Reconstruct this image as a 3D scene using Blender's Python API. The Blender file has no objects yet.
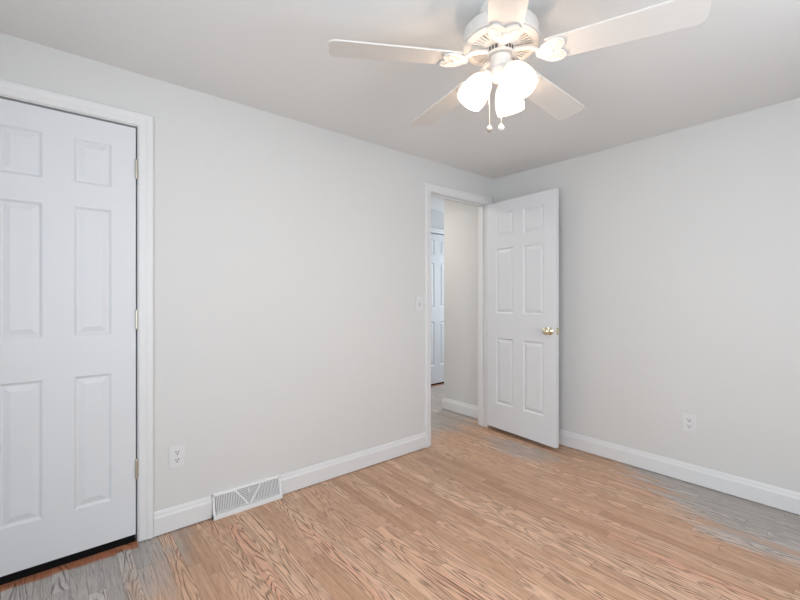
import bpy, bmesh, math, random
from mathutils import Vector, Matrix
random.seed(4)
S = bpy.context.scene
COL = S.collection
R = math.radians
PI = math.pi

# ------------------------------------------------------------------ camera
cd = bpy.data.cameras.new('camera')
cam = bpy.data.objects.new('camera', cd)
COL.objects.link(cam)
cam.location = (2.362, -3.133, 1.207)
cam.rotation_euler = (R(90), 0, R(50))
cd.sensor_fit = 'HORIZONTAL'
cd.sensor_width = 36
cd.lens = 408 / 800 * 36
cd.shift_y = -0.005
cd.clip_start = 0.02
S.camera = cam

# ------------------------------------------------------------------ world, daylight, exposure
W = bpy.data.worlds.new('daylight')
S.world = W
W.use_nodes = True
bg = W.node_tree.nodes['Background']
bg.inputs['Color'].default_value = (0.72, 0.85, 1.0, 1)
bg.inputs['Strength'].default_value = 1.0
S.view_settings.view_transform = 'Standard'
S.view_settings.look = 'None'
S.view_settings.gamma = 1
S.view_settings.use_curve_mapping = False
S.view_settings.exposure = 0.0


def area(name, loc, rot, sx, sy, watts, colour, spread=180):
    l = bpy.data.lights.new(name, 'AREA')
    l.shape = 'RECTANGLE'
    l.size, l.size_y = sx, sy
    l.energy = watts
    l.color = colour
    l.spread = R(spread)
    o = bpy.data.objects.new(name, l)
    COL.objects.link(o)
    o.location = loc
    o.rotation_euler = rot
    return o


# daylight entering through the window behind the camera and the one in the right-hand wall
area('daylight_window_front', (2.10, -3.90, 1.37), (R(90), 0, 0), 1.3, 1.25, 38, (0.845, 0.925, 1.0))
area('daylight_window_side', (3.00, -1.80, 1.37), (R(90), 0, R(90)), 1.5, 1.25, 25, (0.845, 0.925, 1.0))
# unseen lamp added to brighten the hall, and daylight from a room further on
area('hall_fill_light', (-1.12, -0.75, 2.35), (0, 0, 0), 0.35, 0.35, 13, (1.0, 0.95, 0.88))
area('hall_daylight', (-1.1, 2.36, 1.4), (R(90), 0, R(180)), 0.8, 1.4, 26, (0.78, 0.88, 1.0))

# ------------------------------------------------------------------ materials


class NT:
    """Short hand for building a node tree."""

    def __init__(self, m):
        m.use_nodes = True
        self.t = m.node_tree
        self.b = self.t.nodes['Principled BSDF']

    def n(self, kind, **kw):
        d = self.t.nodes.new(kind)
        for k, v in kw.items():
            setattr(d, k, v)
        return d

    def put(self, sock, v):
        if isinstance(v, bpy.types.NodeSocket):
            self.t.links.new(v, sock)
        else:
            sock.default_value = v

    def m(self, op, a, b=0.0, c=0.0, clamp=False):
        d = self.n('ShaderNodeMath', operation=op, use_clamp=clamp)
        for i, v in enumerate((a, b, c)):
            self.put(d.inputs[i], v)
        return d.outputs[0]

    def xyz(self, x, y, z):
        d = self.n('ShaderNodeCombineXYZ')
        for i, v in enumerate((x, y, z)):
            self.put(d.inputs[i], v)
        return d.outputs[0]

    def noise(self, vec, scale, detail=2.0, rough=0.5, dist=0.0):
        d = self.n('ShaderNodeTexNoise')
        self.put(d.inputs['Vector'], vec)
        d.inputs['Scale'].default_value = scale
        d.inputs['Detail'].default_value = detail
        d.inputs['Roughness'].default_value = rough
        d.inputs['Distortion'].default_value = dist
        return d.outputs['Fac']

    def smooth(self, v, lo, hi):
        d = self.n('ShaderNodeMapRange', interpolation_type='SMOOTHSTEP')
        self.put(d.inputs['Value'], v)
        d.inputs['From Min'].default_value = lo
        d.inputs['From Max'].default_value = hi
        return d.outputs[0]

    def mix(self, fac, a, b, blend='MIX'):
        d = self.n('ShaderNodeMix', data_type='RGBA', blend_type=blend)
        self.put(d.inputs[0], fac)
        self.put(d.inputs[6], a)
        self.put(d.inputs[7], b)
        return d.outputs[2]

    def ramp(self, fac, stops):
        d = self.n('ShaderNodeValToRGB')
        cr = d.color_ramp
        while len(cr.elements) < len(stops):
            cr.elements.new(0.5)
        for e, (p, c) in zip(cr.elements, stops):
            e.position = p
            e.color = c
        self.put(d.inputs[0], fac)
        return d.outputs[0]


def srgb(r, g, b):
    f = lambda v: (v / 255 / 12.92) if v <= 10 else ((v / 255 + 0.055) / 1.055) ** 2.4
    return (f(r), f(g), f(b), 1)


def paint(name, col, rough, bump=0.0, scale=180.0, spec=0.5):
    m = bpy.data.materials.new(name)
    q = NT(m)
    tc = q.n('ShaderNodeTexCoord').outputs['Object']
    v = q.noise(tc, 3.0, 2)
    lo = tuple(c * 0.985 for c in col[:3]) + (1,)
    q.put(q.b.inputs['Base Color'], q.mix(v, lo, col))
    q.b.inputs['Roughness'].default_value = rough
    q.b.inputs['Specular IOR Level'].default_value = spec
    if bump:
        bp = q.n('ShaderNodeBump')
        bp.inputs['Strength'].default_value = bump
        bp.inputs['Distance'].default_value = 0.001
        q.put(bp.inputs['Height'], q.noise(tc, scale, 3))
        q.put(q.b.inputs['Normal'], bp.outputs[0])
    return m


def metal(name, col, rough):
    m = bpy.data.materials.new(name)
    q = NT(m)
    tc = q.n('ShaderNodeTexCoord').outputs['Object']
    v = q.noise(tc, 60.0, 2)
    q.put(q.b.inputs['Roughness'], q.m('MULTIPLY_ADD', v, 0.1, rough - 0.05))
    q.b.inputs['Base Color'].default_value = col
    q.b.inputs['Metallic'].default_value = 1.0
    return m


M_wall = paint('wall_paint', (0.70, 0.696, 0.683, 1), 0.65, 0.15, 220, 0.3)
M_ceil = paint('ceiling_paint', (0.785, 0.785, 0.775, 1), 0.9, 0.2, 160, 0.2)
M_trim = paint('trim_paint', (0.775, 0.775, 0.775, 1), 0.4, 0.03, 60)
M_door = paint('door_paint', (0.735, 0.745, 0.765, 1), 0.42, 0.04, 90)
M_fan = paint('fan_enamel', (0.70, 0.67, 0.635, 1), 0.32)
M_blade = paint('fan_blade_laminate', (0.68, 0.655, 0.625, 1), 0.4)
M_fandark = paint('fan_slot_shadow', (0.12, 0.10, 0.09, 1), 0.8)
M_plate = paint('switch_plate_plastic', (0.74, 0.74, 0.74, 1), 0.35)
M_slot = paint('socket_slot', (0.008, 0.008, 0.008, 1), 0.9, spec=0.1)
M_vent = paint('vent_enamel', (0.84, 0.84, 0.84, 1), 0.35)
M_ventin = paint('vent_inside', (0.42, 0.42, 0.43, 1), 0.7)
M_nickel = metal('satin_nickel', (0.66, 0.62, 0.55, 1), 0.32)
M_brass = metal('polished_brass', (0.80, 0.74, 0.56, 1), 0.12)
M_chain = metal('pale_chain', (0.80, 0.76, 0.70, 1), 0.35)


def make_glass_shade():
    """Frosted glass: it glows with the bulb behind it and lets part of the bulb's light straight through."""
    m = bpy.data.materials.new('frosted_lit_glass')
    q = NT(m)
    tc = q.n('ShaderNodeTexCoord').outputs['Object']
    v = q.noise(tc, 18.0, 3, 0.6)
    q.put(q.b.inputs['Base Color'], q.mix(v, (0.80, 0.76, 0.71, 1), (0.86, 0.83, 0.79, 1)))
    q.b.inputs['Roughness'].default_value = 0.3
    q.b.inputs['Emission Color'].default_value = (1.0, 0.88, 0.76, 1)
    q.put(q.b.inputs['Emission Strength'], q.m('MULTIPLY_ADD', v, 0.2, 0.35))
    tr = q.n('ShaderNodeBsdfTransparent')
    tr.inputs[0].default_value = (1.0, 0.93, 0.86, 1)
    mx = q.n('ShaderNodeMixShader')
    mx.inputs[0].default_value = 0.45
    q.t.links.new(q.b.outputs[0], mx.inputs[1])
    q.t.links.new(tr.outputs[0], mx.inputs[2])
    q.t.links.new(mx.outputs[0], q.t.nodes['Material Output'].inputs['Surface'])
    return m


M_shade = make_glass_shade()
M_bulb = bpy.data.materials.new('bulb_glow')
_q = NT(M_bulb)
_q.b.inputs['Emission Color'].default_value = (1.0, 0.85, 0.68, 1)
_q.b.inputs['Emission Strength'].default_value = 1.3


def make_floor():
    m = bpy.data.materials.new('oak_strip_floor')
    q = NT(m)
    sx = q.n('ShaderNodeSeparateXYZ')
    q.put(sx.inputs[0], q.n('ShaderNodeTexCoord').outputs['Object'])
    X, Y = sx.outputs[0], sx.outputs[1]
    ry = q.m('DIVIDE', q.m('ADD', Y, 20.0), 0.0575)
    row = q.m('FLOOR', ry)
    fy = q.m('FRACT', ry)
    w1 = q.n('ShaderNodeTexWhiteNoise', noise_dimensions='1D')
    q.put(w1.inputs['W'], row)
    xs = q.m('ADD', q.m('ADD', X, 20.0), q.m('MULTIPLY', w1.outputs['Value'], 7.3))
    rx = q.m('DIVIDE', xs, 0.78)
    idx = q.m('FLOOR', rx)
    fx = q.m('FRACT', rx)
    w2 = q.n('ShaderNodeTexWhiteNoise', noise_dimensions='2D')
    q.put(w2.inputs['Vector'], q.xyz(row, idx, 0.0))
    idv = w2.outputs['Value']
    sc = q.n('ShaderNodeSeparateColor')
    q.put(sc.inputs[0], w2.outputs['Color'])
    id2, id3 = sc.outputs[0], sc.outputs[1]
    base = q.ramp(idv, [(0.0, srgb(166, 128, 100)), (0.10, srgb(178, 139, 111)), (0.6, srgb(192, 154, 127)),
                        (0.85, srgb(205, 170, 143)), (1.0, srgb(198, 150, 124))])
    # flat-sawn arches: level lines of a long soft noise, a different slice of it for every board
    seed = q.m('MULTIPLY', id3, 90.0)
    field = q.noise(q.xyz(q.m('MULTIPLY', xs, 1.5), q.m('MULTIPLY', q.m('ADD', Y, 20.0), 12.0), seed), 1.0, 2.2, 0.4, 0.35)
    field0 = field
    fuzz = q.noise(q.xyz(q.m('MULTIPLY', xs, 9.0), q.m('MULTIPLY', Y, 150.0), seed), 1.0, 2.0)
    field = q.m('MULTIPLY_ADD', fuzz, 0.022, field)
    rings = q.m('FRACT', q.m('MULTIPLY', field, 16.0))
    line = q.smooth(q.m('ABSOLUTE', q.m('SUBTRACT', rings, 0.5)), 0.26, 0.45)
    strength = q.smooth(id2, 0.10, 0.75)
    field2 = q.noise(q.xyz(q.m('MULTIPLY', xs, 1.5), q.m('MULTIPLY', q.m('ADD', Y, 20.002), 12.0), seed), 1.0, 2.2, 0.4, 0.35)
    steep = q.smooth(q.m('ABSOLUTE', q.m('SUBTRACT', field2, field0)), 0.0012, 0.0045)
    line = q.m('MULTIPLY', line, q.m('MULTIPLY_ADD', steep, 0.72, 0.28))
    line = q.m('MULTIPLY', line, q.m('MULTIPLY_ADD', strength, 0.75, 0.15))
    # open pores: short streaks along the board
    pores = q.noise(q.xyz(q.m('MULTIPLY', xs, 14.0), q.m('MULTIPLY', Y, 330.0), seed), 1.0, 2.5, 0.6)
    pore = q.smooth(pores, 0.42, 0.72)
    broad = q.noise(q.xyz(q.m('MULTIPLY', xs, 2.2), q.m('MULTIPLY', Y, 45.0), seed), 1.0, 2.0)
    col = q.mix(q.m('MULTIPLY', line, 1.0), base, srgb(86, 56, 38))
    col = q.mix(q.m('MULTIPLY', pore, 0.52), col, srgb(112, 80, 58))
    col = q.mix(q.smooth(broad, 0.35, 0.75), col, q.mix(0.18, col, srgb(226, 196, 168)))
    hb = q.n('ShaderNodeHueSaturation')
    hb.inputs['Saturation'].default_value = 1.0
    hb.inputs['Value'].default_value = 1.24
    q.put(hb.inputs['Color'], col)
    col = hb.outputs[0]
    # grey, darker shade painted into the board colour, with ragged edges
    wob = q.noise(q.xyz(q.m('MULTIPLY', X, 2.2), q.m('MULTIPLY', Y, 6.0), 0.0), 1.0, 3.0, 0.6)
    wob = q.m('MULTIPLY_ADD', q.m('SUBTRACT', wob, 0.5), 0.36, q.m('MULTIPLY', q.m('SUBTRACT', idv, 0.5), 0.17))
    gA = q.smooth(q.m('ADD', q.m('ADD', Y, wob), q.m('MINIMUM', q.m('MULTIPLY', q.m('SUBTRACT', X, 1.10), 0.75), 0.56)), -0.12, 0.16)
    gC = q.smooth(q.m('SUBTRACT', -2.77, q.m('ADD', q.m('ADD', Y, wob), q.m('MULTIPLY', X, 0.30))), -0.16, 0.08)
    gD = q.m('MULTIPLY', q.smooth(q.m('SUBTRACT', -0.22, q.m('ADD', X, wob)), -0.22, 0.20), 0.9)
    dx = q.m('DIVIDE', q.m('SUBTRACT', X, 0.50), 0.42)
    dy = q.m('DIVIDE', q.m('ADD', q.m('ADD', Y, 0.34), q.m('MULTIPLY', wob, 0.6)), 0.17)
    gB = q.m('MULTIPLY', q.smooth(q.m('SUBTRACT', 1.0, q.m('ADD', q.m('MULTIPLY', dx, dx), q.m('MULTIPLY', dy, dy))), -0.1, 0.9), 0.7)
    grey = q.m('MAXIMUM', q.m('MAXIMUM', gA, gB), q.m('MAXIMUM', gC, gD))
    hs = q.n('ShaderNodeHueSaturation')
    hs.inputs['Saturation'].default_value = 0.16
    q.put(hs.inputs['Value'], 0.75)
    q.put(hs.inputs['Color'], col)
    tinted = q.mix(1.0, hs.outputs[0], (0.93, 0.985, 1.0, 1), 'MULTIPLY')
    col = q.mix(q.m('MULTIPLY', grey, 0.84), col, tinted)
    # strips of amber tint along the two closet doors
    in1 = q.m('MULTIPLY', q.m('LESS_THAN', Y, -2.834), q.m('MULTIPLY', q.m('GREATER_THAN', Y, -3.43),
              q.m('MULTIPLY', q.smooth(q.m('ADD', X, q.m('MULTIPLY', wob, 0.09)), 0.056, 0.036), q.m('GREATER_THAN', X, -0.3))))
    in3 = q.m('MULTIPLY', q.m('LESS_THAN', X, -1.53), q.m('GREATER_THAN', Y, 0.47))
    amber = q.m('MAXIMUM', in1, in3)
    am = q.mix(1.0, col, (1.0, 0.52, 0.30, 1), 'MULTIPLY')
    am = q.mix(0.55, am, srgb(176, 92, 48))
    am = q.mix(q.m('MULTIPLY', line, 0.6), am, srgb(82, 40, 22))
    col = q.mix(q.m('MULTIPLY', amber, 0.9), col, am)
    # joints
    ey = q.m('MINIMUM', fy, q.m('SUBTRACT', 1.0, fy))
    ex = q.m('MINIMUM', fx, q.m('SUBTRACT', 1.0, fx))
    seam = q.m('MAXIMUM', q.m('LESS_THAN', ey, 0.014), q.m('LESS_THAN', ex, 0.0012))
    col = q.mix(q.m('MULTIPLY', seam, 0.55), col, srgb(78, 52, 38))
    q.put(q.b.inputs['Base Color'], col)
    q.put(q.b.inputs['Roughness'], q.m('MULTIPLY_ADD', pore, 0.12, 0.36))
    q.b.inputs['Specular IOR Level'].default_value = 0.45
    h = q.m('SUBTRACT', q.m('MULTIPLY', pore, -0.25), q.m('ADD', seam, q.m('MULTIPLY', line, 0.2)))
    bp = q.n('ShaderNodeBump')
    bp.inputs['Strength'].default_value = 0.2
    bp.inputs['Distance'].default_value = 0.001
    q.put(bp.inputs['Height'], h)
    q.put(q.b.inputs['Normal'], bp.outputs[0])
    return m


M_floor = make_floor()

# ------------------------------------------------------------------ mesh helpers


def bm_box(bm, x0, x1, y0, y1, z0, z1, mat=None):
    vs = [bm.verts.new(mat @ Vector(p) if mat else p) for p in
          ((x0, y0, z0), (x1, y0, z0), (x1, y1, z0), (x0, y1, z0), (x0, y0, z1), (x1, y0, z1), (x1, y1, z1), (x0, y1, z1))]
    for f in ((0, 3, 2, 1), (4, 5, 6, 7), (0, 1, 5, 4), (1, 2, 6, 5), (2, 3, 7, 6), (3, 0, 4, 7)):
        bm.faces.new([vs[i] for i in f])


def bm_lathe(bm, prof, seg=32, mat=None, cap0=False, cap1=False):
    rings = []
    for r, z in prof:
        ring = []
        for k in range(seg):
            a = 2 * PI * k / seg
            p = Vector((r * math.cos(a), r * math.sin(a), z))
            ring.append(bm.verts.new(mat @ p if mat else p))
        rings.append(ring)
    for a, b in zip(rings, rings[1:]):
        for k in range(seg):
            bm.faces.new((a[k], a[(k + 1) % seg], b[(k + 1) % seg], b[k]))
    if cap0:
        bm.faces.new(rings[0][::-1])
    if cap1:
        bm.faces.new(rings[-1])


def bm_tube(bm, pts, rad, seg=10):
    pts = [Vector(p) for p in pts]
    rings = []
    for i, p in enumerate(pts):
        d = (pts[min(i + 1, len(pts) - 1)] - pts[max(i - 1, 0)]).normalized()
        u = d.orthogonal().normalized() if i == 0 else (u - d * u.dot(d)).normalized()
        w = d.cross(u)
        r = rad[i] if isinstance(rad, (list, tuple)) else rad
        rings.append([bm.verts.new(p + (u * math.cos(2 * PI * k / seg) + w * math.sin(2 * PI * k / seg)) * r) for k in range(seg)])
    for a, b in zip(rings, rings[1:]):
        for k in range(seg):
            bm.faces.new((a[k], a[(k + 1) % seg], b[(k + 1) % seg], b[k]))
    bm.faces.new(rings[0][::-1])
    bm.faces.new(rings[-1])


def bm_prism(bm, outline, z0, z1, mat=None):
    """Extrude a 2-D outline (x, y) from z0 to z1."""
    T = lambda p: mat @ Vector(p) if mat else Vector(p)
    a = [bm.verts.new(T((x, y, z0))) for x, y in outline]
    b = [bm.verts.new(T((x, y, z1))) for x, y in outline]
    n = len(outline)
    bm.faces.new(a[::-1])
    bm.faces.new(b)
    for k in range(n):
        bm.faces.new((a[k], a[(k + 1) % n], b[(k + 1) % n], b[k]))


def obj(name, bm, mat, parent=None, bevel=0.0, smooth=False, mats=None):
    bmesh.ops.recalc_face_normals(bm, faces=bm.faces)
    me = bpy.data.meshes.new(name)
    bm.to_mesh(me)
    bm.free()
    me.materials.append(mat)
    for x in (mats or []):
        me.materials.append(x)
    if smooth:
        for p in me.polygons:
            p.use_smooth = True
        me.set_sharp_from_angle(angle=R(35))
    o = bpy.data.objects.new(name, me)
    COL.objects.link(o)
    if parent:
        o.parent = parent
    if bevel:
        b = o.modifiers.new('bevel', 'BEVEL')
        b.width = bevel
        b.segments = 2
        b.limit_method = 'ANGLE'
    return o


def tag(o, label, cat, group=None, kind=None):
    o['label'] = label
    o['category'] = cat
    if group:
        o['group'] = group
    if kind:
        o['kind'] = kind
    return o


def structure(o, label, cat):
    return tag(o, label, cat, kind='structure')


def empty(name, loc, rot=(0, 0, 0)):
    o = bpy.data.objects.new(name, None)
    o.empty_display_size = 0.1
    COL.objects.link(o)
    o.location = loc
    o.rotation_euler = rot
    return o


def copy_tree(o, parent=None):
    c = o.copy()
    COL.objects.link(c)
    if parent:
        c.parent = parent
    for ch in list(o.children):
        copy_tree(ch, c)
    return c


def boxes(name, lst, mat, parent=None, bevel=0.0):
    bm = bmesh.new()
    for b in lst:
        bm_box(bm, *b)
    return obj(name, bm, mat, parent, bevel)


# ------------------------------------------------------------------ room shell
XR, YF, H, HH = 2.95, -3.85, 2.30, 2.37          # right wall, wall behind the camera, ceilings of room and hall
D1a, D1b, D1t = -3.425, -2.833, 2.038            # closet door opening in the left wall
D2a, D2b, D2t = -0.830, -0.106, 2.046            # doorway to the hall
D3a, D3b, D3t = 0.470, 1.196, 2.060              # hall closet opening
WT = 0.10
J = 0.012                                        # jamb board thickness

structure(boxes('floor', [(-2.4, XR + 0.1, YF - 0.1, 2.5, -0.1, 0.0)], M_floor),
          'oak strip floor of warm brown boards with grey shade painted in beside the walls', 'floor')
structure(boxes('ceiling', [(-WT, XR + 0.1, YF - 0.1, 0.1, H, H + 0.12)], M_ceil),
          'flat pale grey painted ceiling above the bedroom', 'ceiling')
structure(boxes('ceiling_hall', [(-2.4, -WT, -1.7, 2.5, HH, HH + 0.05)], M_ceil),
          'ceiling of the hallway glimpsed through the doorway', 'ceiling')
structure(boxes('wall_left', [(-WT, 0, YF - 0.1, D1a - J, 0, H), (-WT, 0, D1a - J, D1b + J, D1t + J, H), (-WT, 0, D1b + J, D2a - J, 0, H),
                              (-WT, 0, D2a - J, D2b + J, D2t + J, H), (-WT, 0, D2b + J, 0.1, 0, H), (-WT, -WT + 0.02, -1.7, 0.1, H, HH)], M_wall),
          'long off-white wall holding the closet door and the doorway', 'wall')
structure(boxes('wall_back', [(0, XR + 0.1, 0, 0.1, 0, H)], M_wall),
          'off-white wall behind the open door', 'wall')
W1 = (1.45, 2.75, 0.74, 2.00)                    # window behind the camera
structure(boxes('wall_front', [(0, W1[0], YF - 0.1, YF, 0, H), (W1[1], XR, YF - 0.1, YF, 0, H),
                               (W1[0], W1[1], YF - 0.1, YF, 0, W1[2]), (W1[0], W1[1], YF - 0.1, YF, W1[3], H)], M_wall),
          'off-white window wall behind the viewer', 'wall')
W2 = (-2.55, -1.05, 0.74, 2.00)
structure(boxes('wall_right', [(XR, XR + 0.1, YF - 0.1, W2[0], 0, H), (XR, XR + 0.1, W2[1], 0, 0, H),
                               (XR, XR + 0.1, W2[0], W2[1], 0, W2[2]), (XR, XR + 0.1, W2[0], W2[1], W2[3], H)], M_wall),
          'off-white window wall on the unseen right side', 'wall')
structure(boxes('wall_hall', [(-0.675, -WT, 0.03, 2.4, 0, HH)], M_wall),
          'beige hallway wall with an outer corner seen through the doorway', 'wall')
structure(boxes('wall_hall_far', [(-1.67, -1.57, -1.6, D3a - J, 0, HH), (-1.67, -1.57, D3a - J, D3b + J, D3t + J, HH), (-1.67, -1.57, D3b + J, 2.4, 0, HH)], M_wall),
          'far hallway wall around the white closet door', 'wall')
structure(boxes('wall_hall_end', [(-1.67, -WT, 2.4, 2.5, 0, HH), (-1.67, -WT, -1.7, -1.6, 0, HH)], M_wall),
          'end walls closing the hallway', 'wall')
structure(boxes('wall_closet', [(-0.75, -0.70, -3.6, -2.65, 0, H), (-0.70, -WT, -3.6, -3.55, 0, H), (-0.70, -WT, -2.70, -2.65, 0, H), (-0.75, -WT, -3.6, -2.65, H, H + 0.05)], M_wall),
          'walls of the dark closet behind the shut door', 'wall')
structure(boxes('wall_hall_closet', [(-2.3, -2.25, 0.3, 1.4, 0, HH), (-2.25, -1.67, 0.3, 0.35, 0, HH), (-2.25, -1.67, 1.35, 1.4, 0, HH)], M_wall),
          'walls of the closet beyond the hallway door', 'wall')

# window frames in the two walls outside the picture
for nm, lab, f in (('window_1', 'white window frame in the wall behind the viewer', lambda a, z0, b, z1, d: (W1[0] + a, W1[0] + b, YF - 0.06 + d, YF - 0.02 + d, z0, z1)),
                   ('window_2', 'white window frame in the right wall', lambda a, z0, b, z1, d: (XR + 0.02 - d, XR + 0.06 - d, W2[0] + a, W2[0] + b, z0, z1))):
    wd = 1.3 if nm == 'window_1' else 1.5
    L = [f(0, 0.74, 0.05, 2.0, 0), f(wd - 0.05, 0.74, wd, 2.0, 0), f(0.05, 0.74, wd - 0.05, 0.79, 0), f(0.05, 1.95, wd - 0.05, 2.0, 0), f(0.05, 1.35, wd - 0.05, 1.395, 0)]
    structure(boxes(nm, L, M_trim), lab, 'window')

# ------------------------------------------------------------------ trim
CAS = [(0.000, 0.0), (0.000, 0.009), (0.006, 0.012), (0.030, 0.0125), (0.036, 0.0155), (0.044, 0.0175), (0.056, 0.0175), (0.062, 0.014), (0.062, 0.0)]


def casing(bm, X, y0, y1, zt, prof=CAS, sx=1):
    """Mitred door casing on a wall whose face is x = X, looking towards +x."""
    path = [((y0, 0.004), (-1, 0)), ((y0, zt), (-1, 1)), ((y1, zt), (1, 1)), ((y1, 0.004), (1, 0))]
    rings = [[bm.verts.new((X + sx * v, y + o[0] * u, z + o[1] * u)) for u, v in prof] for (y, z), o in path]
    n = len(prof)
    for a, b in zip(rings, rings[1:]):
        for k in range(n):
            bm.faces.new((a[k], a[(k + 1) % n], b[(k + 1) % n], b[k]))
    bm.faces.new(rings[0])
    bm.faces.new(rings[-1])


def door_trim(name, label, X, y0, y1, zt, stop_at, both=False):
    bm = bmesh.new()
    casing(bm, X, y0 - 0.004, y1 + 0.004, zt + 0.004)
    if both:
        casing(bm, X - WT, y0 - 0.004, y1 + 0.004, zt + 0.004, sx=-1)
    t = structure(obj(name, bm, M_trim), label, 'door trim')
    j = J
    boxes('jamb', [(X - WT, X + 0.001, y0 - j, y0, 0, zt), (X - WT, X + 0.001, y1, y1 + j, 0, zt),
                   (X - WT, X + 0.001, y0 - j, y1 + j, zt, zt + j)], M_trim, t, 0.0008)
    a, b = stop_at
    boxes('door_stop', [(X + a, X + b, y0, y0 + 0.011, 0, zt), (X + a, X + b, y1 - 0.011, y1, 0, zt),
                        (X + a, X + b, y0, y1, zt - 0.011, zt)], M_trim, t, 0.001)
    return t


door_trim('trim_1', 'white moulded casing around the shut closet door', 0.0, D1a, D1b, D1t, (-0.075, -0.040))
t2 = door_trim('trim_2', 'white casing and jambs of the open doorway to the hall', 0.0, D2a, D2b, D2t, (-0.080, -0.042), True)
door_trim('trim_3', 'white casing of the closet door across the hallway', -1.57, D3a, D3b, D3t, (-0.075, -0.042))
boxes('strike_plate', [(-0.034, 0.002, D2a - 0.0005, D2a + 0.0015, 0.895, 0.955), (0.0005, 0.0035, D2a - 0.006, D2a + 0.0015, 0.905, 0.945)], M_nickel, t2)

BB = [(0.0, 0.005), (0.014, 0.005), (0.014, 0.088), (0.0125, 0.094), (0.0095, 0.099), (0.0085, 0.108), (0.006, 0.117), (0.004, 0.122), (0.0, 0.122)]


def baseboard(name, label, runs):
    """runs: list of polylines [(x, y, nx, ny) ...]; n is the offset towards the room at that point."""
    bm = bmesh.new()
    for run in runs:
        rings = [[bm.verts.new((x + nx * d, y + ny * d, z)) for d, z in BB] for x, y, nx, ny in run]
        n = len(BB)
        for a, b in zip(rings, rings[1:]):
            for k in range(n):
                bm.faces.new((a[k], a[(k + 1) % n], b[(k + 1) % n], b[k]))
        bm.faces.new(rings[0])
        bm.faces.new(rings[-1])
    return structure(obj(name, bm, M_trim), label, 'baseboard')


VA, VB = -2.492, -2.104
baseboard('baseboard_left', 'white baseboard along the long wall on both sides of the vent',
          [[(0, D1b + 0.067, 1, 0), (0, VA - 0.001, 1, 0)], [(0, VB + 0.001, 1, 0), (0, D2a - 0.067, 1, 0)]])
baseboard('baseboard_back', 'white baseboard along the wall behind the open door',
          [[(0.02, 0, 0, -1), (XR, 0, -1, -1), (XR, YF, -1, 1), (0.0, YF, 1, 1), (0, D1a - 0.067, 1, 0)]])
baseboard('baseboard_hall', 'short white baseboard wrapping the hallway corner',
          [[(-WT - 0.018, 0.03, 0, -1), (-0.675, 0.03, -1, -1), (-0.675, 2.4, -1, 0)]])
baseboard('baseboard_hall_far', 'white baseboard on the far hallway wall',
          [[(-1.57, -1.6, 1, 0), (-1.57, D3a - 0.067, 1, 0)], [(-1.57, D3b + 0.067, 1, 0), (-1.57, 2.4, 1, 0)]])

# ------------------------------------------------------------------ six-panel doors


def panel_leaf(w, zb, zt, th, xs, zs):
    """A moulded six-panel leaf: local x along its width, front face y = 0 (towards -y), back face y = th."""
    bm = bmesh.new()
    steps = [(0.0, 0.0), (0.004, 0.0035), (0.010, 0.0085), (0.015, 0.0085), (0.036, 0.0020), (0.038, 0.0016)]
    cx = [0.0] + [v for p in xs for v in p] + [w]
    cz = [zb] + [v for p in zs for v in p] + [zt]
    for y, s in ((0.0, 1), (th, -1)):
        P = lambda x, z, d: bm.verts.new((x, y + s * d, z))
        for i in range(len(cx) - 1):
            for k in range(len(cz) - 1):
                x0, x1, z0, z1 = cx[i], cx[i + 1], cz[k], cz[k + 1]
                if i % 2 == 1 and k % 2 == 1:
                    prev = None
                    for ins, d in steps:
                        ring = [P(x0 + ins, z0 + ins, d), P(x1 - ins, z0 + ins, d), P(x1 - ins, z1 - ins, d), P(x0 + ins, z1 - ins, d)]
                        if prev:
                            for q in range(4):
                                bm.faces.new((prev[q], prev[(q + 1) % 4], ring[(q + 1) % 4], ring[q]))
                        prev = ring
                    bm.faces.new(prev)
                else:
                    bm.faces.new((P(x0, z0, 0), P(x1, z0, 0), P(x1, z1, 0), P(x0, z1, 0)))
    for a, b in (((0, zb), (w, zb)), ((w, zb), (w, zt)), ((w, zt), (0, zt)), ((0, zt), (0, zb))):
        n = [bm.verts.new((a[0], 0, a[1])), bm.verts.new((b[0], 0, b[1])), bm.verts.new((b[0], th, b[1])), bm.verts.new((a[0], th, a[1]))]
        bm.faces.new(n)
    bmesh.ops.remove_doubles(bm, verts=bm.verts, dist=1e-5)
    return bm


def hinge(parent, x, y, z, leaf_dir):
    """Butt hinge: knuckle barrel with pin tips and a sliver of leaf, in the door's own frame."""
    bm = bmesh.new()
    T = Matrix.Translation((x, y, z))
    prof = []
    for k in range(5):
        a, b = -0.044 + k * 0.0176, -0.044 + (k + 1) * 0.0176
        prof += [(0.0052, a), (0.0060, a + 0.001), (0.0060, b - 0.001), (0.0052, b)]
    bm_lathe(bm, [(0.003, -0.050), (0.0045, -0.047)] + prof + [(0.0045, 0.047), (0.003, 0.050)], 14, T, True, True)
    bm_box(bm, x - 0.004, x + 0.016 * leaf_dir if leaf_dir > 0 else x + 0.004, y - 0.001 + 0.004, y + 0.006, z - 0.044, z + 0.044)
    return obj('hinge', bm, M_nickel, parent, smooth=True)


def knob(parent, x, z, th, sides=(-1, 1)):
    for s in sides:
        y0 = 0.0 if s < 0 else th
        T = Matrix.Translation((x, y0, z)) @ Matrix.Rotation(R(90 if s < 0 else -90), 4, 'X')
        bm = bmesh.new()
        bm_lathe(bm, [(0.031, 0.0), (0.031, 0.003), (0.028, 0.006), (0.016, 0.009), (0.011, 0.014), (0.0105, 0.030), (0.015, 0.036), (0.024, 0.043),
                      (0.0275, 0.051), (0.0265, 0.059), (0.020, 0.066), (0.010, 0.069), (0.003, 0.0695)], 32, T, True, True)
        k = obj('door_knob', bm, M_brass, parent, smooth=True)
        k['label'] = 'polished brass knob'


TH = 0.035
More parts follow.
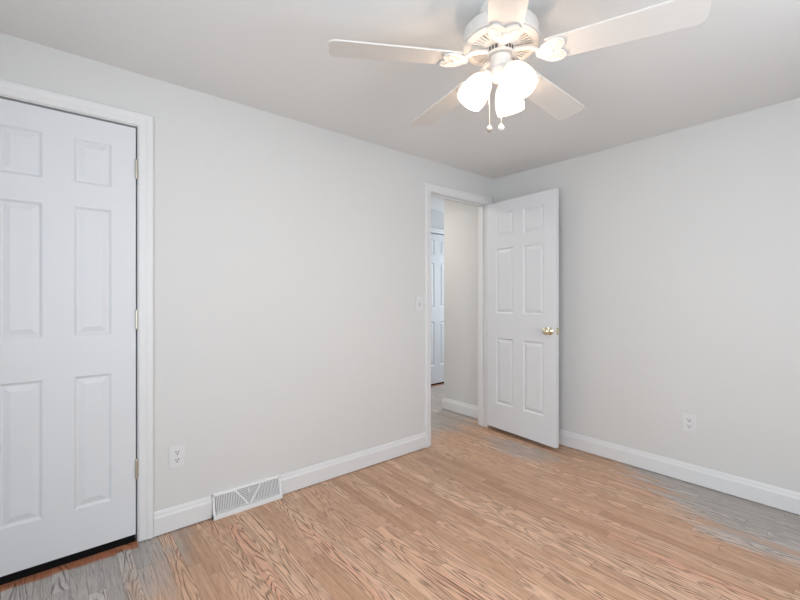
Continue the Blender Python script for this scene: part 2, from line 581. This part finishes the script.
# closet door in the left wall, shut; its own +x runs along the wall from the latch edge to the hinges
w1 = 0.582
d1 = obj('door_1', panel_leaf(w1, 0.0, 1.987, TH, [(0.099, 0.238), (0.346, 0.485)], [(0.196, 0.799), (0.986, 1.572), (1.682, 1.882)]), M_door)
d1.location = (-0.001, D1a + 0.003, 0.041)
d1.rotation_euler = (0, 0, R(90))
structure(d1, 'white six-panel closet door, shut, with three hinges on its right edge', 'door')
for z in (0.360, 1.092, 1.828):
    hinge(d1, w1 + 0.002, -0.006, z - 0.041, 1)
knob(d1, 0.06, 0.88, TH, (-1,))

boxes('gap_shade', [(0.001, w1 - 0.001, 0.012, 0.026, -0.0405, 0.0)], M_slot, d1)['label'] = 'black strip standing in for shade under the door'  # black strip added as the shade in the gap below the leaf

# bedroom door standing open into the room, its hinge edge at the right jamb
w2 = 0.705
d2 = obj('door_2', panel_leaf(w2, 0.0, 1.996, TH, [(0.105, 0.293), (0.397, 0.599)], [(0.219, 0.800), (1.019, 1.586), (1.691, 1.899)]), M_door)
d2.location = (0.031, -0.143, 0.038)
d2.rotation_euler = (0, 0, R(-5))
structure(d2, 'white six-panel door standing open beside the doorway, with a brass knob', 'door')
knob(d2, w2 - 0.053, 0.896, TH)
bm = bmesh.new()
bm_box(bm, w2 - 0.0005, w2 + 0.0015, 0.005, 0.030, 0.868, 0.925)
bm_box(bm, w2, w2 + 0.010, 0.011, 0.024, 0.887, 0.905)
obj('latch', bm, M_brass, d2, 0.001)['label'] = 'brass latch on the door edge'
for z in (0.32, 1.05, 1.79):
    hinge(d2, -0.006, TH + 0.003, z, -1)

# closet door across the hallway
w3 = 0.716
d3 = obj('door_3', panel_leaf(w3, 0.0, 2.024, TH, [(0.107, 0.302), (0.414, 0.609)], [(0.245, 0.835), (1.035, 1.632), (1.74, 1.945)]), M_door)
d3.location = (-1.571, D3a + 0.005, 0.022)
d3.rotation_euler = (0, 0, R(90))
structure(d3, 'white panel door across the hallway seen through the doorway', 'door')
boxes('gap_shade', [(0.001, w3 - 0.001, 0.012, 0.026, -0.0215, 0.0)], M_slot, d3)['label'] = 'black strip standing in for shade under the door'  # same painted shade strip for the hall door's gap
knob(d3, 0.06, 0.90, TH, (-1,))

# ------------------------------------------------------------------ wall plates


def rounded_rect(w, h, r, n=5):
    out = []
    for cx, cy, a0 in ((w / 2 - r, h / 2 - r, 0), (-w / 2 + r, h / 2 - r, 90), (-w / 2 + r, -h / 2 + r, 180), (w / 2 - r, -h / 2 + r, 270)):
        for k in range(n + 1):
            a = R(a0 + 90 * k / n)
            out.append((cx + r * math.cos(a), cy + r * math.sin(a)))
    return out


# plate frame: local x across, local z up, local -y out of the wall
UP = Matrix.Rotation(R(90), 4, 'X')               # outline (x, y) -> (x, z), extrusion z -> -y


def cover_plate(root, w=0.076, h=0.118):
    bm = bmesh.new()
    bm_prism(bm, rounded_rect(w, h, 0.004), 0.0, 0.0055, UP)
    return obj('cover_plate', bm, M_plate, root, 0.002)


def screw(root, z):
    bm = bmesh.new()
    bm_lathe(bm, [(0.0035, 0.005), (0.0035, 0.0064), (0.002, 0.0070)], 12, Matrix.Translation((0, 0, z)) @ UP, True, True)
    return obj('screw', bm, M_plate, root)


def outlet():
    root = empty('wall_outlet', (0, 0, 0))
    cover_plate(root)
    screw(root, 0)
    for z in (0.0195, -0.0195):
        bm = bmesh.new()
        o = [(0.0172 * math.cos(R(a)), max(-0.0135, min(0.0135, 0.0172 * math.sin(R(a))))) for a in range(0, 360, 12)]
        bm_prism(bm, o, 0.004, 0.0078, Matrix.Translation((0, 0, z)) @ UP)
        rc = obj('receptacle', bm, M_plate, root, 0.0008)
        for sx, sw, sh in ((-0.0064, 0.0034, 0.0100), (0.0064, 0.0034, 0.0090)):
            boxes('slot', [(sx - sw / 2, sx + sw / 2, -0.0080, -0.0070, z + 0.0040 - sh / 2, z + 0.0040 + sh / 2)], M_slot, rc)
        bm = bmesh.new()
        bm_lathe(bm, [(0.0034, 0.0070), (0.0034, 0.0080)], 12, Matrix.Translation((0, 0, z - 0.0072)) @ UP, True, True)
        obj('slot', bm, M_slot, rc)
    return root


o1 = outlet()
o1.location = (0, -2.659, 0.378)
o1.rotation_euler = (0, 0, R(90))
tag(o1, 'white duplex wall outlet between the closet door and the floor vent', 'outlet', 'wall outlets')
o2 = copy_tree(o1)
o2.location = (1.543, 0, 0.384)
o2.rotation_euler = (0, 0, 0)
tag(o2, 'white duplex wall outlet on the wall right of the open door', 'outlet', 'wall outlets')

sw = empty('light_switch', (0, -0.955, 1.142), (0, 0, R(90)))
tag(sw, 'white toggle light switch beside the doorway casing', 'light switch')
cover_plate(sw)
screw(sw, 0.030)
screw(sw, -0.030)
boxes('toggle_slot', [(-0.006, 0.006, -0.0060, -0.005, -0.0125, 0.0125)], M_ventin, sw)
bm = bmesh.new()
bm_box(bm, -0.0042, 0.0042, -0.016, 0.0, -0.0045, 0.0045, Matrix.Translation((0, -0.004, 0.001)) @ Matrix.Rotation(R(-28), 4, 'X'))
obj('toggle', bm, M_plate, sw, 0.001)

# ------------------------------------------------------------------ baseboard air vent
LV = VB - VA
vent = empty('floor_vent', (0, VA, 0))
tag(vent, 'white metal baseboard air vent with slats and a V-shaped brace', 'air vent')
BT, BZ, TT, TZ = 0.040, 0.024, 0.014, 0.128       # sloping face: foot (x, z) and head (x, z)
FT = Vector((TT - BT, 0, TZ - BZ))
FL = FT.length
FT.normalize()
FN = Vector((FT.z, 0, -FT.x))


def facem(dn=0.0):
    """(s along the vent, t up the face, n out of it) -> the vent's frame"""
    o = Vector((BT, 0, BZ)) + FN * dn
    m = Matrix(((0, FT.x, FN.x, o.x), (1, FT.y, FN.y, o.y), (0, FT.z, FN.z, o.z), (0, 0, 0, 1)))
    return m


FM = facem()
bm = bmesh.new()
bm_box(bm, 0.001, 0.046, 0, LV, 0.001, 0.024)                                     # foot rail
bm_box(bm, 0, LV, FL - 0.012, FL, -0.004, 0.001, FM)                             # head rail
bm_box(bm, 0, 0.012, 0, FL, -0.004, 0.001, FM)
bm_box(bm, LV - 0.012, LV, 0, FL, -0.004, 0.001, FM)
for s0, s1 in ((0.0, 0.002), (LV - 0.002, LV)):                                  # end cheeks
    pts = [(0.001, 0.001), (BT + 0.004, 0.001), (BT, BZ), (TT, TZ), (0.001, TZ)]
    a = [bm.verts.new((x, s0, z)) for x, z in pts]
    b = [bm.verts.new((x, s1, z)) for x, z in pts]
    bm.faces.new(a)
    bm.faces.new(b[::-1])
    for k in range(5):
        bm.faces.new((a[k], b[k], b[(k + 1) % 5], a[(k + 1) % 5]))
bm_box(bm, 0.001, TT, 0, LV, TZ - 0.003, TZ)                                      # lid
tb = FL - 0.012
mid = LV / 2
for sgn in (-1, 1):                                                              # the V brace
    a, b = Vector((mid + sgn * 0.072, tb)), Vector((mid + sgn * 0.004, 0.004))
    d = (b - a).normalized()
    nrm = Vector((-d.y, d.x)) * 0.0045
    bm_prism(bm, [tuple(a + nrm), tuple(b + nrm), tuple(b - nrm), tuple(a - nrm)], -0.004, 0.0015, FM)
obj('frame', bm, M_vent, vent, 0.0008)
boxes('back_panel', [(0.001, 0.003, 0.003, LV - 0.003, 0.024, TZ - 0.004)], M_ventin, vent)


def vline(t):                                       # half width of the V at height t
    return 0.004 + (0.072 - 0.004) * (t - 0.004) / (tb - 0.004)


bm = bmesh.new()
s = 0.018
while s < LV - 0.014:
    if abs(s - mid) > 0.080:
        t1 = tb
        bm_box(bm, s, s + 0.0042, 0.0, t1, -0.006, -0.001, FM)
    elif abs(s - mid) > 0.010:
        t1 = 0.004 + (abs(s - mid) - 0.004) / 0.068 * (tb - 0.004)
        bm_box(bm, s, s + 0.0042, 0.0, min(t1, tb), -0.006, -0.001, FM)
    s += 0.0088
t = 0.016
while t < tb:                                       # cross slats inside the V
    hwid = vline(t) - 0.003
    bm_box(bm, mid - hwid, mid + hwid, t, t + 0.0042, -0.006, -0.001, FM)
    t += 0.0088
obj('slat', bm, M_vent, vent)
bm = bmesh.new()
bm_box(bm, mid - 0.003, mid + 0.003, tb - 0.030, tb - 0.008, 0.0, 0.010, FM)
obj('damper_lever', bm, M_vent, vent, 0.001)

# ------------------------------------------------------------------ ceiling fan
FX, FY = 1.418, -1.841
fan = empty('ceiling_fan', (FX, FY, H))
tag(fan, 'white five-blade ceiling fan with three lit frosted glass shades', 'ceiling fan')

bm = bmesh.new()
bm_lathe(bm, [(0.080, -0.0005), (0.080, -0.012), (0.076, -0.030), (0.066, -0.042), (0.060, -0.060), (0.060, -0.075)], 48, None, True, True)
obj('canopy', bm, M_fan, fan, smooth=True)
bm = bmesh.new()
bm_lathe(bm, [(0.058, -0.060), (0.095, -0.066), (0.124, -0.074), (0.136, -0.084), (0.140, -0.092), (0.140, -0.128), (0.144, -0.132), (0.144, -0.139),
              (0.138, -0.143), (0.132, -0.143)], 64, None, True, True)
for k in range(6):                                  # cover screws round the band
    a = R(20 + 60 * k)
    T = Matrix.Rotation(a, 4, 'Z') @ Matrix.Translation((0.1395, 0, -0.112)) @ Matrix.Rotation(R(90), 4, 'Y')
    bm_lathe(bm, [(0.0045, 0), (0.0045, 0.002), (0.003, 0.003)], 10, T, False, True)
obj('motor_housing', bm, M_fan, fan, smooth=True)
# slotted underside: radial ribs over a dark recess
bm = bmesh.new()
bm_lathe(bm, [(0.128, -0.1425), (0.140, -0.1435), (0.140, -0.147), (0.134, -0.150), (0.118, -0.152), (0.112, -0.150), (0.112, -0.1425)], 64)
bm_lathe(bm, [(0.030, -0.143), (0.030, -0.156), (0.068, -0.156), (0.076, -0.153), (0.076, -0.1425)], 64)
for k in range(44):
    T = Matrix.Rotation(2 * PI * k / 44, 4, 'Z')
    bm_box(bm, 0.074, 0.114, -0.0040, 0.0040, -0.1525, -0.145, T)
obj('vent_plate', bm, M_fan, fan, smooth=True)
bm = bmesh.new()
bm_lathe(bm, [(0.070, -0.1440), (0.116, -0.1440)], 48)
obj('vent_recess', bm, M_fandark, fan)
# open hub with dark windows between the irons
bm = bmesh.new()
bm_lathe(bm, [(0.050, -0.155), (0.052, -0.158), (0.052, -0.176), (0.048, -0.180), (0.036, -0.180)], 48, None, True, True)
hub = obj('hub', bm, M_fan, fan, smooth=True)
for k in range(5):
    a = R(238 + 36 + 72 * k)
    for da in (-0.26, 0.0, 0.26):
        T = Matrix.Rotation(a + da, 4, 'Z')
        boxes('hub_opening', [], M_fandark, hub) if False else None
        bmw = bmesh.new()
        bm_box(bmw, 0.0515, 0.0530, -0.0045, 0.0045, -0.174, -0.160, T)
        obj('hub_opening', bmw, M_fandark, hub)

# blade: local +x outwards, y across; pitched so that its clockwise side is the higher one
BR0, BR1, BW0, BW1 = 0.165, 0.645, 0.056, 0.069
PITCH = R(-9)
BLZ = -0.206


def blade_outline():
    pts = [(BR0, -BW0), (BR0 + 0.10, -BW0 - 0.003)]
    rc = 0.030
    for cx, cy, a0 in ((BR1 - rc, -BW1 + rc, -90), (BR1 - rc, BW1 - rc, 0)):
        for k in range(7):
            a = R(a0 + 90 * k / 6)
            pts.append((cx + rc * math.cos(a), cy + rc * math.sin(a)))
    pts += [(BR0 + 0.10, BW0 + 0.003), (BR0, BW0)]
    # concave, bracket-shaped root
    pts += [(BR0 + 0.010, BW0 * 0.45), (BR0 + 0.002, 0.0), (BR0 + 0.010, -BW0 * 0.45)]
    return pts


def ring_petal(bm, T, cx, cy, ang, ln, wd, z, r):
    pts = []
    n = 20
    for k in range(n + 1):
        a = 2 * PI * k / n
        x = ln * math.cos(a)
        y = wd * math.sin(a) * (1.0 - 0.35 * math.cos(a))
        pts.append(T @ Vector((cx + x * math.cos(ang) - y * math.sin(ang), cy + x * math.sin(ang) + y * math.cos(ang), z)))
    bm_tube(bm, pts, r, 6)


def make_blade(az):
    T = Matrix.Translation((0, 0, BLZ)) @ Matrix.Rotation(PITCH, 4, 'X')
    bm = bmesh.new()
    bm_prism(bm, blade_outline(), 0.0, 0.006, T)
    b = obj('blade', bm, M_blade, fan, 0.002)
    b.rotation_euler = (0, 0, az)
    # tulip-shaped iron under the blade's root, with its arm back to the hub
    bm = bmesh.new()
    half = [(0.132, 0.008), (0.146, 0.022), (0.160, 0.040), (0.176, 0.051), (0.196, 0.056), (0.216, 0.052), (0.228, 0.040), (0.229, 0.026), (0.221, 0.011), (0.211, 0.0)]
    heart = half + [(x, -y) for x, y in half[-2::-1]]
    bm_prism(bm, heart, -0.0055, -0.0006, T)
    bm_tube(bm, [T @ Vector((x, y, -0.0055)) for x, y in heart], 0.0030, 8)          # raised rim
    ring_petal(bm, T, 0.192, 0.033, R(28), 0.021, 0.013, -0.0058, 0.0028)             # two petals and a boss
    ring_petal(bm, T, 0.192, -0.033, R(-28), 0.021, 0.013, -0.0058, 0.0028)
    bm_lathe(bm, [(0.012, -0.004), (0.012, -0.008), (0.009, -0.011), (0.003, -0.012)], 16, T @ Matrix.Translation((0.180, 0, 0)), True, True)
    bm_tube(bm, [(0.046, 0, -0.168), (0.085, 0, -0.171), (0.115, 0, -0.178), (0.142, 0, -0.198), (0.165, 0, -0.211), (0.186, 0, -0.213)],
            [0.010, 0.009, 0.0085, 0.009, 0.0085, 0.007], 10)
    i = obj('blade_iron', bm, M_fan, fan, smooth=True)
    i.rotation_euler = (0, 0, az)


for k in range(5):
    make_blade(R(238.0 + 72 * k))

# switch housing and light kit
bm = bmesh.new()
bm_lathe(bm, [(0.030, -0.176), (0.030, -0.182), (0.038, -0.185), (0.038, -0.222), (0.035, -0.228), (0.030, -0.230)], 40, None, True, True)
obj('switch_housing', bm, M_fan, fan, smooth=True)
bm = bmesh.new()
bm_lathe(bm, [(0.030, -0.228), (0.040, -0.232), (0.042, -0.248), (0.040, -0.262), (0.026, -0.274), (0.012, -0.279), (0.007, -0.286), (0.003, -0.288)], 40, None, True, True)
obj('light_fitter', bm, M_fan, fan, smooth=True)

SH = [(0.023, 0.000), (0.027, 0.006), (0.036, 0.016), (0.046, 0.032), (0.054, 0.055), (0.059, 0.080), (0.060, 0.100), (0.058, 0.118), (0.057, 0.124)]
SH = [(r * 0.93, z * 0.97) for r, z in SH]
TILT = R(34)
for th in (176, 296, 56):
    az = R(th + 50)
    base = Matrix.Rotation(az, 4, 'Z')
    nk = Vector((0.053, 0, -0.250))
    axis = Vector((math.sin(TILT), 0, -math.cos(TILT)))
    bm = bmesh.new()
    bm_tube(bm, [(0.034, 0, -0.250), (0.042, 0, -0.244), (0.048, 0, -0.244), (0.053, 0, -0.250)], 0.0075, 10)
    Tm = Matrix.Translation(nk) @ Matrix.Rotation(PI - TILT, 4, 'Y')     # local +z -> along the shade's axis
    bm_lathe(bm, [(0.010, -0.012), (0.022, -0.008), (0.0265, 0.000), (0.0265, 0.012), (0.0245, 0.014)], 24, Tm, True, False)
    a = obj('light_arm', bm, M_fan, fan, smooth=True)
    a.rotation_euler = (0, 0, az)
    bm = bmesh.new()
    inner = [(r - 0.003, z) for r, z in SH[::-1]]
    bm_lathe(bm, SH + inner, 40, Tm)
    s_ = obj('glass_shade', bm, M_shade, fan, smooth=True)
    s_.rotation_euler = (0, 0, az)
    s_['label'] = 'glowing frosted glass bell shade'
    bm = bmesh.new()
    bm_lathe(bm, [(0.010, 0.002), (0.012, 0.020), (0.016, 0.030), (0.020, 0.042), (0.020, 0.050), (0.015, 0.062), (0.007, 0.068), (0.002, 0.069)], 24, Tm, True, True)
    obj('light_bulb', bm, M_bulb, s_, smooth=True)
    l = bpy.data.lights.new('fan_bulb_light', 'POINT')
    l.energy = 4.6
    l.color = (1.0, 0.87, 0.75)
    l.shadow_soft_size = 0.02
    lo = bpy.data.objects.new('fan_bulb_light', l)
    COL.objects.link(lo)
    lo.parent = fan
    lo.location = base @ (nk + axis * 0.092)

# pull chains with their end knobs (offsets along the picture's right and towards the viewer)
RV, CV = Vector((0.643, 0.766, 0)), Vector((0.766, -0.643, 0))
for lat, tow, zt, zb, cap in ((-0.043, 0.004, -0.268, -0.449, M_nickel), (-0.005, 0.030, -0.262, -0.453, M_fan)):
    p = RV * lat + CV * tow
    bm = bmesh.new()
    z = zt
    bm_tube(bm, [p * 0.8 + Vector((0, 0, zt + 0.016)), p + Vector((0, 0, zt)), p + Vector((0, 0, zb))], 0.0010, 6)
    while z > zb:
        bmesh.ops.create_icosphere(bm, subdivisions=1, radius=0.0019, matrix=Matrix.Translation(p + Vector((0, 0, z))))
        z -= 0.0046
    ch = obj('pull_chain', bm, M_chain, fan)
    bm = bmesh.new()
    bm_lathe(bm, [(0.002, 0.004), (0.004, 0.0), (0.009, -0.004), (0.0115, -0.011), (0.0105, -0.017), (0.006, -0.0215), (0.002, -0.023)], 20,
             Matrix.Translation(p + Vector((0, 0, zb))), True, True)
    obj('pull_knob', bm, cap, ch, smooth=True)
